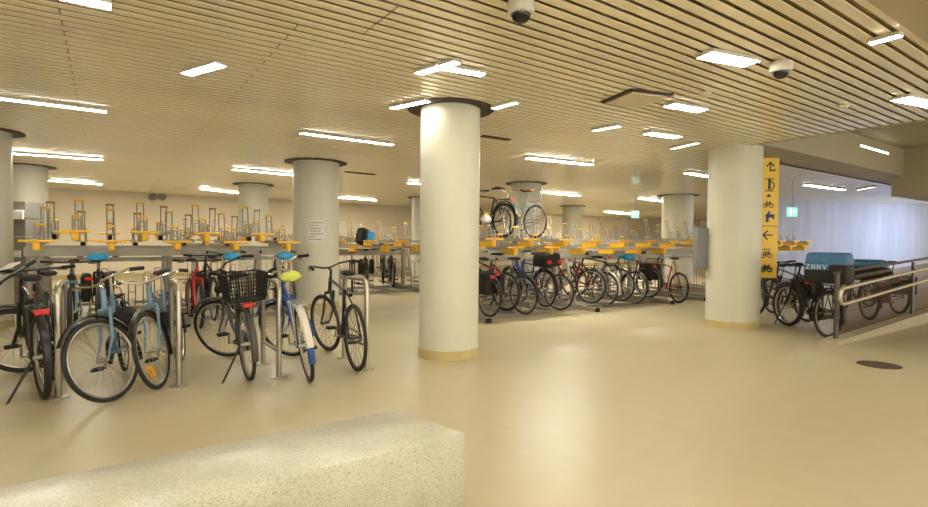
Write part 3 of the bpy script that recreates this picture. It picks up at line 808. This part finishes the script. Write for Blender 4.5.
    if 'phone' in opts: MB().rbox(sp(0.72) + V((0.07, 0.0, 0.04)), (0.09, 0.16, 0.012), 0.004, 1).build('phone_mount', MT['paper'], t, st)
    if 'helmet_bag' in opts:
        MB().loft([(0.30, 0.10, 0.52, .02, .03), (0.33, 0.10, 0.54, .10, .10), (0.43, 0.10, 0.55, .12, .12), (0.52, 0.10, 0.54, .09, .09), (0.55, 0.10, 0.54, .02, .03)], 12).build('side_bag', MT['plastic'], t)
    return t
def pose(rear, front, lean=0.0, z=0.0):
    d = V(front) - V(rear)
    return M.Translation((rear[0], rear[1], z)) @ RZ(math.atan2(d.y, d.x)) @ M.Rotation(math.radians(lean), 4, 'X')
def far_point(near, u, wb=WB):
    best = None
    for i in range(4000):
        v = 430 - i * 0.04
        if v < 262: break
        p = onz(u, v)
        if (p - EYE).length < (near - EYE).length: continue
        d = (p - near).length
        if best is None or abs(d - wb) < best[0]: best = (abs(d - wb), p)
    return best[1]
def px_bike(label, near, u_far, near_is_rear=True, lean=0.0, **kw):
    n = onz(*near); f = far_point(n, u_far)
    if near_is_rear: return bike(label, pose(n, f, lean), **kw)
    h = (n - f).normalized(); return bike(label, pose(n - h * WB, n, lean), **kw)
G1 = 'bikes at the steel hoop stands'
px_bike('black bike at far left with red rear reflector, kickstand out and front wheel turned', (44, 398), 25, True, -3, group=G1, style='diamond', color='black', bar='flat', barm='black',
        fat=True, steer=58, mudguard='black', opts=('carrier', 'kickstand', 'reflector', 'phone', 'case'))
px_bike('red forked bike mostly hidden behind the far left black bike', (52, 380), 36, True, 0, group=G1, style='mtb', color='grey', fork='red', bar='flat', barm='black', fat=True, steer=8, opts=('lamp',))
px_bike('pale blue bike nearest the camera, front wheel turned broadside', (113, 400), 126, False, 6, group=G1, style='mixte', color='lightblue', bar='low', barm='chrome', rim='alu', steer=-40,
        mudguard='black', saddle='plastic', opts=('carrier', 'case', 'helmet_bag'))
px_bike('pale blue bike with amber spoke reflector, leaning beside the second hoop stand', (160, 388), 182, False, 9, group=G1, style='mixte', color='lightblue', bar='low', barm='chrome', steer=-9,
        mudguard='black', saddle='plastic', wide=True, opts=('carrier', 'amber', 'bottle'))
px_bike('dark city bike with a black wire basket on the rear, leaning on its kickstand', (249, 380), 228, True, -4, group=G1, style='step', color='grey', bar='swept', barm='black', fat=False, steer=46,
        mudguard='grey', wide=True, opts=('carrier', 'rear_basket', 'kickstand', 'reflector', 'case', 'lamp'))
px_bike('blue bike with a lime green saddle cover and white rear wheel guard', (310, 381), 293, True, -9, group=G1, style='mixte', color='blue', bar='swept', barm='chrome', steer=44,
        mudguard='blue', opts=('lime', 'white_guard', 'carrier_alu'))
px_bike('slim black bike standing alone at the right end hoop stand', (356, 371), 327, True, -2, group=G1, style='diamond', color='black', bar='swept', barm='black', steer=14, fat=False, rim='grey',
        opts=())

def rack_bike(label, x, y, heading_deg, z=0.05, flip=False, lean=0.0, **kw):
    mw = M.Translation((x, y, z)) @ RZ(math.radians(heading_deg)) @ M.Rotation(math.radians(lean), 4, 'X')
    return bike(label, mw, **kw)
def X_at(u, y, v=290): return ony(u, v, y).x
G2 = 'bikes in the lower tier of the left rack'
def facing(label, u, yf, **kw):      # front wheel towards the aisle
    x = X_at(u, yf, 330); return rack_bike(label, x, yf + WB, -90, **kw)
def away(label, u, yr, hd=90, **kw):
    x = X_at(u, yr, 305); return rack_bike(label, x, yr, hd, **kw)
facing('black bike with pale blue fork in the left rack, behind the first hoop stand', 71, 8.35, z=0.0, group=G2, style='mtb', color='grey', fork='lightblue', bar='flat', barm='black', fat=True, opts=('lamp',))
away('dark bike with a blue saddle cover at the left end of the left rack', 98, 9.0, group=G2, style='step', color='black', bar='flat', fat=True, mudguard='black', opts=('cover', 'case', 'panniers'))
facing('bright red bike in the left rack, right of the pale blue bikes', 200, 8.3, z=0.0, group=G2, style='mtb', color='red', bar='flat', barm='black', fat=True, opts=('lamp',))
away('black bike in the left rack beside the red one, with a hanging dark bag', 214, 8.6, group=G2, style='diamond', color='black', bar='flat', opts=('carrier', 'helmet_bag'))
away('bike with a blue saddle cover in the left rack, behind the wire basket', 234, 8.7, group=G2, style='step', color='silver', bar='swept', barm='chrome', mudguard='black', opts=('cover', 'carrier'))
away('bike with a blue saddle cover in the left rack, beside the noticed column', 288, 8.8, group=G2, style='step', color='grey', bar='swept', barm='chrome', mudguard='black', opts=('cover', 'carrier_alu'))
G3 = 'bikes in the lower tier of the right rack'
RY = 6.86
rb = [
 ('black bike with dark panniers beside the big middle column, leftmost of the right rack', 489, dict(style='diamond', color='black', mudguard='black', opts=('carrier', 'panniers', 'reflector'))),
 ('black mountain bike squeezed second in the right rack, behind the pannier bike', 506, dict(style='mtb', color='maroon', fat=True, opts=('fender_light',))),
 ('grey city bike with wide saddle in the right rack, left of the top box bike', 524, dict(style='mixte', color='grey', bar='swept', barm='chrome', mudguard='black', wide=True, opts=('carrier', 'fender_light', 'amber'))),
 ('bike with a big black top box on its carrier in the right rack', 545, dict(style='step', color='blue', mudguard='black', opts=('carrier', 'top_box', 'kickstand'))),
 ('blue bike just right of the bike with the black top box', 559, dict(style='diamond', color='blue', bar='flat', opts=())),
 ('maroon bike behind the slanted leg of the right rack', 590, dict(style='diamond', color='maroon', mudguard='grey', opts=('carrier',))),
 ('dark city bike with silver mudguards right of the slanted rack leg', 604, dict(style='step', color='grey', bar='swept', barm='chrome', mudguard='silver', opts=('carrier_alu',))),
 ('black bike with red grips of light at the middle of the right rack', 619, dict(style='diamond', color='black', opts=('fender_light',))),
 ('silver bike with blue saddle cover in the right rack', 634, dict(style='step', color='silver', mudguard='black', opts=('cover', 'carrier'))),
 ('grey bike with black carrier just left of the red drop-bar bike', 648, dict(style='diamond', color='grey', mudguard='black', opts=('carrier', 'panniers'))),
]
rnd = random.Random(7)
for i, (lab, u, kw) in enumerate(rb):
    if 'red grips' in lab: lab = 'plain black bike with a red rear light in the middle of the right rack'
    if i == 1: lab = 'maroon mountain bike with fat tyres second from the left in the right rack'
    away(lab, u, RY + rnd.uniform(-.08, .14), 90 + rnd.uniform(-6, 14), z=0.04 + 0.08 * (i % 2), group=G3, lean=rnd.uniform(-3, 3), **kw)
px_bike('red bike with drop handlebar at the right end of the right rack', (678, 303), 650, True, 2, group=G3, style='diamond', color='red', bar='drop', barm='black', rim='grey')
G4 = 'bikes on the upper rack'
def upper(label, u, v, yr, hd, **kw):
    x = X_at(u, yr, v); return rack_bike(label, x, yr, hd, **kw)
upper('black bike with red rear light on the upper rack, left of the pair', 504, 236, 7.8, 94, z=1.37, group=G4, style='diamond', color='black', bar='flat', fat=True, mudguard='black', opts=('reflector', 'carrier'))
upper('grey teal city bike with brown saddle on the upper rack, right of the pair', 535, 238, 7.8, 92, z=1.37, group=G4, style='mixte', color='teal', bar='swept', barm='chrome', saddle='brown', rim='alu', mudguard=None, opts=('carrier_alu',))
G5 = 'small dark bikes in the far rack'
away('dark bike with black side bags in the far rack, under the backpack', 366, 11.85, 68, z=0.09, group=G5, style='mtb', color='black', fat=True, opts=('panniers',))
away('dark bike with black saddle in the middle of the far rack', 383, 11.95, 65, z=0.2, group=G5, style='step', color='black', fat=True, opts=('case',))
away('charcoal bike with bare rear carrier in the far rack, rightmost of its row', 393, 11.95, 69, z=0.09, group=G5, style='mtb', color='grey', fat=True, opts=('carrier',))
away('black bike standing in the far rack just behind the lone black bike', 352, 11.65, 68, z=0.05, group=G5, style='diamond', color='black', opts=('carrier',))

# ---- delivery bikes by the ramp
G6 = 'delivery bikes beside the ramp'
px_bike('dark delivery bike under the blue insulated bag, beside the ramp glass', (826, 338), 786, True, 3, group=G6, style='mtb', color='black', bar='flat', fat=True, mudguard='black', steer=10, opts=('carrier', 'case'))
px_bike('black bike with silver cranks, front half hidden by the column with the yellow sign', (789, 325), 752, True, 3, group=G6, style='step', color='black', bar='flat', fat=True, mudguard='black', steer=10, opts=('carrier', 'kickstand'))
px_bike('dark bike with a dark red pannier behind the ramp glass', (868, 320), 840, True, 2, group=G6, style='diamond', color='black', fat=True, mudguard='black', opts=('carrier', 'red_pannier', 'front_bag'))
px_bike('black bike farthest right behind the ramp glass, with dark panniers', (898, 314), 868, True, 2, group=G6, style='mtb', color='grey', fat=True, mudguard='black', opts=('carrier', 'panniers'))
def strokes(m, segs, w, th, ox, oz, s, y):
    for (x0, z0, x1, z1) in segs:
        a = V((ox + x0 * s, y, oz + z0 * s)); b = V((ox + x1 * s, y, oz + z1 * s)); d = b - a
        m.box((a + b) / 2, (d.length + w, th, w), M.Rotation(-math.atan2(d.z, d.x), 3, 'Y'))
# insulated delivery bag on the carrier
n = onz(826, 338); f = far_point(n, 786); h = (f - n).normalized()
bp = n - h * 0.03; bp.z = 0.77
lv = EYE - bp; ba = math.atan2(lv.y, lv.x) + math.pi / 2
t = thing('delivery_bag', 'big blue and black insulated delivery bag strapped on a bike carrier beside the ramp', 'delivery bag', M.Translation(bp) @ RZ(ba - 0.25))
MB().rbox((0, 0, 0.13), (0.50, 0.42, 0.26), 0.03, 2).build('lower_half', MT['plastic'], t)['label'] = 'black lower half'
m = MB().rbox((0, 0, 0.335), (0.50, 0.42, 0.17), 0.03, 2, taper=(0.9, 0.85)); m.rbox((-0.09, -0.003, 0.22), (0.30, 0.425, 0.10), 0.02, 1)
m.build('upper_half', MT['bagblue'], t)['label'] = 'blue upper half'
m = MB(); y0 = -0.2185
Z_ = [(0, 1, .6, 1), (.6, 1, 0, 0), (0, 0, .6, 0)]; N_ = [(0, 0, 0, 1), (0, 1, .6, 0), (.6, 0, .6, 1)]; V_ = [(0, 1, .3, 0), (.3, 0, .6, 1)]
px_bike('black bike in the gap between the signed column and the blue bag bike', (806, 322), 772, True, -3, group=G6, style='diamond', color='black', fat=True, mudguard='black', opts=('carrier', 'panniers'))
for i, g in enumerate((Z_, N_, N_, V_)): strokes(m, g, 0.010, 0.004, -0.215 + i * 0.066, 0.195, 0.06, y0)
m.build('lettering', MT['lettering'], t, smooth=False)
t = thing('delivery_bag', 'second blue-grey delivery bag with black sides, right of the big blue bag', 'delivery bag', M.Translation(onz(872, 328.5) * 1.0 + V((0.05, 0.1, 0.752))) @ RZ(ba - 0.3))
MB().rbox((0, 0, 0.10), (0.52, 0.40, 0.20), 0.03, 2).build('lower_half', MT['plastic'], t)
MB().rbox((0, 0, 0.26), (0.50, 0.40, 0.12), 0.04, 2, taper=(0.8, 0.8)).build('upper_half', MT['bagblue'], t)

# ---- backpack on the far rack
p = ony(367, 246, 11.75)
t = thing('backpack', 'black and blue backpack lying on an upper tray of the far rack', 'backpack', M.Translation((p.x, 11.9, 1.16)) @ RZ(0.5) @ M.Scale(0.9, 4))
MB().rbox((0, 0, 0.23), (0.50, 0.30, 0.46), 0.10, 3, M.Rotation(0.25, 3, 'Y')).build('body', MT['plastic'], t)
MB().rbox((0.06, -0.15, 0.24), (0.30, 0.08, 0.32), 0.035, 2, M.Rotation(0.25, 3, 'Y')).build('front_pocket', MT['cyan'], t)['label'] = 'blue front pocket'
for sx in (-.1, .12): MB().tube([(sx, 0.12, 0.42), (sx, 0.20, 0.30), (sx, 0.19, 0.14), (sx, 0.13, 0.06)], 0.016, 6).build('strap', MT['plastic'], t)
# ---- white helmet hung on the black upper bike
p = ony(486, 220, 7.9)
t = thing('helmet', 'white and black helmet hanging on the black bike on the upper rack', 'helmet', M.Translation(p) @ RZ(0.6))
MB().loft([(-0.13, 0, 0, .02, .02), (-0.11, 0, 0.01, .07, .06), (-0.03, 0, 0.02, .10, .085), (0.06, 0, 0.01, .09, .075), (0.13, 0, -0.01, .03, .03)], 14).build('shell', MT['white'], t)
m = MB()
for s in (-.05, 0, .05): m.loft([(-0.09, s, 0.055, .008, .02), (0.0, s, 0.085, .009, .022), (0.08, s, 0.055, .008, .02)], 8)
m.build('vent', MT['plastic'], t)

# ------------------------------------------------------------------ yellow sign
q0 = EYE + ray(759.8, 240) * (8.2 / ray(759.8, 240).dot(fwd))
t = thing('direction_sign', 'tall yellow sign with dark arrows and bicycle pictograms beside the right column', 'sign', M.Translation((q0.x, q0.y, 0)) @ RZ(-YAW))
SW, ZT, ZB = 0.275, 2.655, 0.765
MB().rbox((SW / 2, 0, (ZT + ZB) / 2), (SW, 0.025, ZT - ZB), 0.006, 1).build('sign_panel', MT['sign'], t)
for zz in (2.40, 1.02): MB().rbox((-0.05, 0.02, zz), (0.14, 0.03, 0.08), 0.006, 1).build('bracket', MT['sign'], t)
YS = -0.0145
def zs(v): return 1.3 + (243.9 - v) * 8.2 / 520
def picto(segs, u, v, s, w=0.016, rings=(), discs=(), mt='ink', label=None):
    m = MB(); ox = (u - 761.2) * 8.2 / 520; oz = zs(v)
    strokes(m, segs, w, 0.004, ox, oz, s, YS)
    for (cx, cz, rr) in rings: 
        vs = []; fs = []; nn = 24
        for r_ in (rr - w / s * .5, rr + w / s * .5):
            for y_ in (YS - 0.002, YS + 0.002):
                vs += [(ox + (cx + r_ * math.cos(2 * math.pi * k / nn)) * s, y_, oz + (cz + r_ * math.sin(2 * math.pi * k / nn)) * s) for k in range(nn)]
        for k in range(nn):
            l = (k + 1) % nn
            fs += [(k, l, 2 * nn + l, 2 * nn + k), (nn + k, 3 * nn + k, 3 * nn + l, nn + l), (k, nn + k, nn + l, l), (2 * nn + k, 2 * nn + l, 3 * nn + l, 3 * nn + k)]
        m.add(vs, fs)
    o = m.build('pictogram', MT[mt], t, smooth=False)
    if label: o['label'] = label
BK = [(-.5, 0, -.15, 0), (-.5, 0, -.22, .42), (-.15, 0, .28, .42), (-.22, .42, .28, .42), (-.15, 0, -.27, .6), (-.38, .6, -.16, .6), (.5, 0, .26, .6), (.26, .6, .42, .64)]
BW = [(-.5, 0, .33), (.5, 0, .33)]
picto([(0, 0, 0, 1), (-.42, .58, 0, 1), (.42, .58, 0, 1), (0, 0, .5, 0), (.5, 0, .52, .1)], 769.6, 170.8, 0.125, 0.022, label='arrow up with a tail to the right')
picto([(-.3, 0, .3, 0), (0, 0, 0, 1), (-.34, 1, .34, 1), (-.07, .2, -.07, .9), (.07, .2, .07, .9), (.18, .8, .38, .55), (.38, .55, .38, .3), (.38, .3, .16, .1)], 769.0, 191, 0.19, 0.016, label='standing air pump')
picto([(-.5, 0, .5, 0), (-.5, 0, 0, .6), (.5, 0, 0, .6), (-.25, .15, .25, .15), (-.1, .3, .1, .3)], 768.6, 196.5, 0.05, 0.016, label='small dark triangle')
picto(BK, 768.3, 205.5, 0.095, 0.011, BW, label='bicycle')
picto([(-.45, -.5, -.45, .25), (-.3, -.5, -.3, .2), (-.5, .2, .45, .2), (-.4, .35, .45, .3), (-.4, .35, -.1, .7), (.4, .2, .4, -.1), (-.2, .1, .1, .1)], 770.5, 217.5, 0.12, 0.028, mt='inkblue', label='water tap')
MB().box((SW / 2, YS, zs(226)), (SW - 0.01, 0.004, 0.010)).build('divider_line', MT['ink'], t)
picto([(-.5, 0, .5, 0), (-.5, 0, -.05, .45), (-.5, 0, -.05, -.45)], 768.3, 235, 0.14, 0.022, label='arrow to the left')
picto(BK + [(-.6, .9, -.3, 1.05), (-.3, 1.05, .1, .8), (.1, .8, .45, 1.05)], 767.8, 255.5, 0.105, 0.012, BW, label='bicycle under a wavy line')
picto(BK, 767.8, 269.5, 0.105, 0.022, BW, label='bold bicycle')
o = MB().rbox((0, 0, 0), (0.30, 0.16, 0.64), 0.01, 1).build('wall_box', MT['boxgrey'], None, M.Translation(EYE + ray(704.5, 248) * (8.35 / ray(704.5, 248).dot(fwd))) @ RZ(-YAW))
tag(o, 'grey electrical box on the left side of the column with the yellow sign', 'electrical box')

# ------------------------------------------------------------------ paper notice on the far column
dv = (EYE - P316); dv.z = 0; dv.normalize()
rot = math.atan2(dv.y, dv.x) + math.pi / 2
p = P316 + dv * (0.865 / 2 + 0.004)
zn = 1.3 + (239.5 - 231.5) * 9.7 / 520
t = thing('paper_notice', 'white paper notice with lines of print taped to the column', 'notice', M.Translation((p.x, p.y, zn)) @ RZ(rot + 0.02))
def curved(x0, x1, z0, z1, rr, mt, name, par):
    m = MB(); vs = []; fs = []; N = 8
    for i in range(N + 1):
        x = x0 + (x1 - x0) * i / N; yb = 0.865 / 2 + 0.004 - math.sqrt((0.865 / 2 + 0.004) ** 2 - x * x)
        for yy in (yb - rr, yb - rr + 0.002):
            for z in (z0, z1): vs.append((x, yy, z))
    for i in range(N):
        for (a, b) in ((0, 1), (1, 3), (3, 2), (2, 0)): fs.append((i * 4 + a, i * 4 + b, i * 4 + 4 + b, i * 4 + 4 + a))
    fs += [(0, 1, 3, 2), (N * 4, N * 4 + 2, N * 4 + 3, N * 4 + 1)]
    m.add(vs, fs).build(name, MT[mt], par)
curved(-.15, .15, -.21, .21, 0.001, 'paper', 'sheet', t)
for i, (a, b) in enumerate(((-.10, .12), (-.12, .05), (-.12, .09), (-.11, .08), (-.10, .12), (-.12, -.02), (-.12, .10))):
    curved(a, b, .155 - i * .052, .172 - i * .052, 0.003, 'printgrey', 'print_line', t)

# ------------------------------------------------------------------ grey cabinet at the far left
p = EYE + ray(23.5, 240) * (9.8 / ray(23.5, 240).dot(fwd))
t = thing('metal_cabinet', 'tall grey sheet steel cabinet with a white box on it at far left', 'cabinet', M.Translation((p.x, p.y, 0)) @ RZ(-YAW))
m = MB()
for i in range(6): m.rbox((0, 0, 0.165 + i * 0.325), (0.46, 0.45, 0.318), 0.006, 1)
m.build('body', MT['panelgrey'], t, smooth=False)
MB().rbox((0.04, -0.24, 1.70), (0.34, 0.05, 0.17), 0.008, 1).build('label_plate', MT['white'], t)
MB().rbox((-0.17, -0.24, 1.72), (0.05, 0.05, 0.17), 0.008, 1).build('yellow_strip', MT['yellow'], t)
MB().rbox((0.06, -0.228, 0.98), (0.16, 0.01, 0.12), 0.003, 1).build('label_plate', MT['paper'], t)

# ------------------------------------------------------------------ ramp kerb, glass balustrade and handrail
RYK = 2.84
slope = lambda x: 0.035 * (x - 7.75)
def wedge(x0, x1, y0, y1, za, zb, z0=0.0):
    return MB().add([(x0, y0, z0), (x1, y0, z0), (x1, y1, z0), (x0, y1, z0), (x0, y0, za), (x1, y0, zb), (x1, y1, zb), (x0, y1, za)],
                    [(0, 3, 2, 1), (4, 5, 6, 7), (0, 1, 5, 4), (1, 2, 6, 5), (2, 3, 7, 6), (3, 0, 4, 7)])
t = tag(wedge(7.72, 17.0, RYK - 0.10, RYK + 0.10, 0.055, 0.055 + 0.035 * 9.3).build('ramp_kerb', MT['kerb'], smooth=False), 'pale sloping concrete kerb under the smoked glass balustrade', 'kerb')
t = thing('balustrade', 'smoked glass balustrade with dark top rail along the sloping kerb', 'balustrade', (7.9, RYK, 0))
px_ = [7.95, 10.95, 13.95]
for x in px_:
    zz = 0.055 + slope(x)
    MB().box((x - 7.9, 0, zz + 0.43), (0.10, 0.03, 0.86)).build('post', MT['raildark'], t, smooth=False)
MB().tube([(-0.05, 0, 0.93), (8.5, 0, 0.93 + 0.04 * 8.5)], 0.020, 8).build('top_rail', MT['raildark'], t)
for a, b in zip(px_, px_[1:]):
    wedge(a - 7.9 + 0.06, b - 7.9 - 0.06, -0.006, 0.006, 0.86 + slope(a), 0.86 + slope(b), 0.0).build('glass_panel', MT['tint'], t, smooth=False)
for o in list(t.children):
    if o.name.startswith('glass_panel'):
        for v in o.data.vertices:
            if v.co.z < 0.01: v.co.z = 0.09 + 0.035 * (v.co.x + 0.15)
t = thing('handrail', 'pale metal double handrail with a rounded end loop in front of the smoked glass', 'handrail', (7.9, RYK - 0.09, 0))
hx = 8.5
pts = [(hx, 0, 0.735 + 0.055 * hx), (0.10, 0, 0.74)] + [(0.0 - 0.1 * math.sin(a), 0, 0.632 + 0.105 * math.cos(a)) for a in [math.pi * i / 8 for i in range(0, 9)]] + [(0.10, 0, 0.53), (hx, 0, 0.53 + 0.058 * hx)]
MB().tube(pts, 0.021, 10).build('rail', MT['rail'], t)
for x in (0.10, 3.05, 6.05):
    MB().tube([(x, 0, 0.53 + 0.057 * x), (x, 0.075, 0.50 + 0.057 * x)], 0.010, 6).build('bracket', MT['rail'], t)
    MB().tube([(x, 0, 0.735 + 0.055 * x), (x, 0.075, 0.70 + 0.055 * x)], 0.010, 6).build('bracket', MT['rail'], t)
p = onz(879, 365)
o = MB().lathe((0, 0, 0), [(0.20, 0.0), (0.20, 0.004), (0.17, 0.004), (0.168, 0.002), (0.14, 0.002), (0.138, 0.004), (0.01, 0.004)], 40).build('manhole_cover', MT['iron'], None, M.Translation((p.x, p.y, 0)))
tag(o, 'round dark iron cover set in the floor in front of the ramp kerb', 'manhole cover')
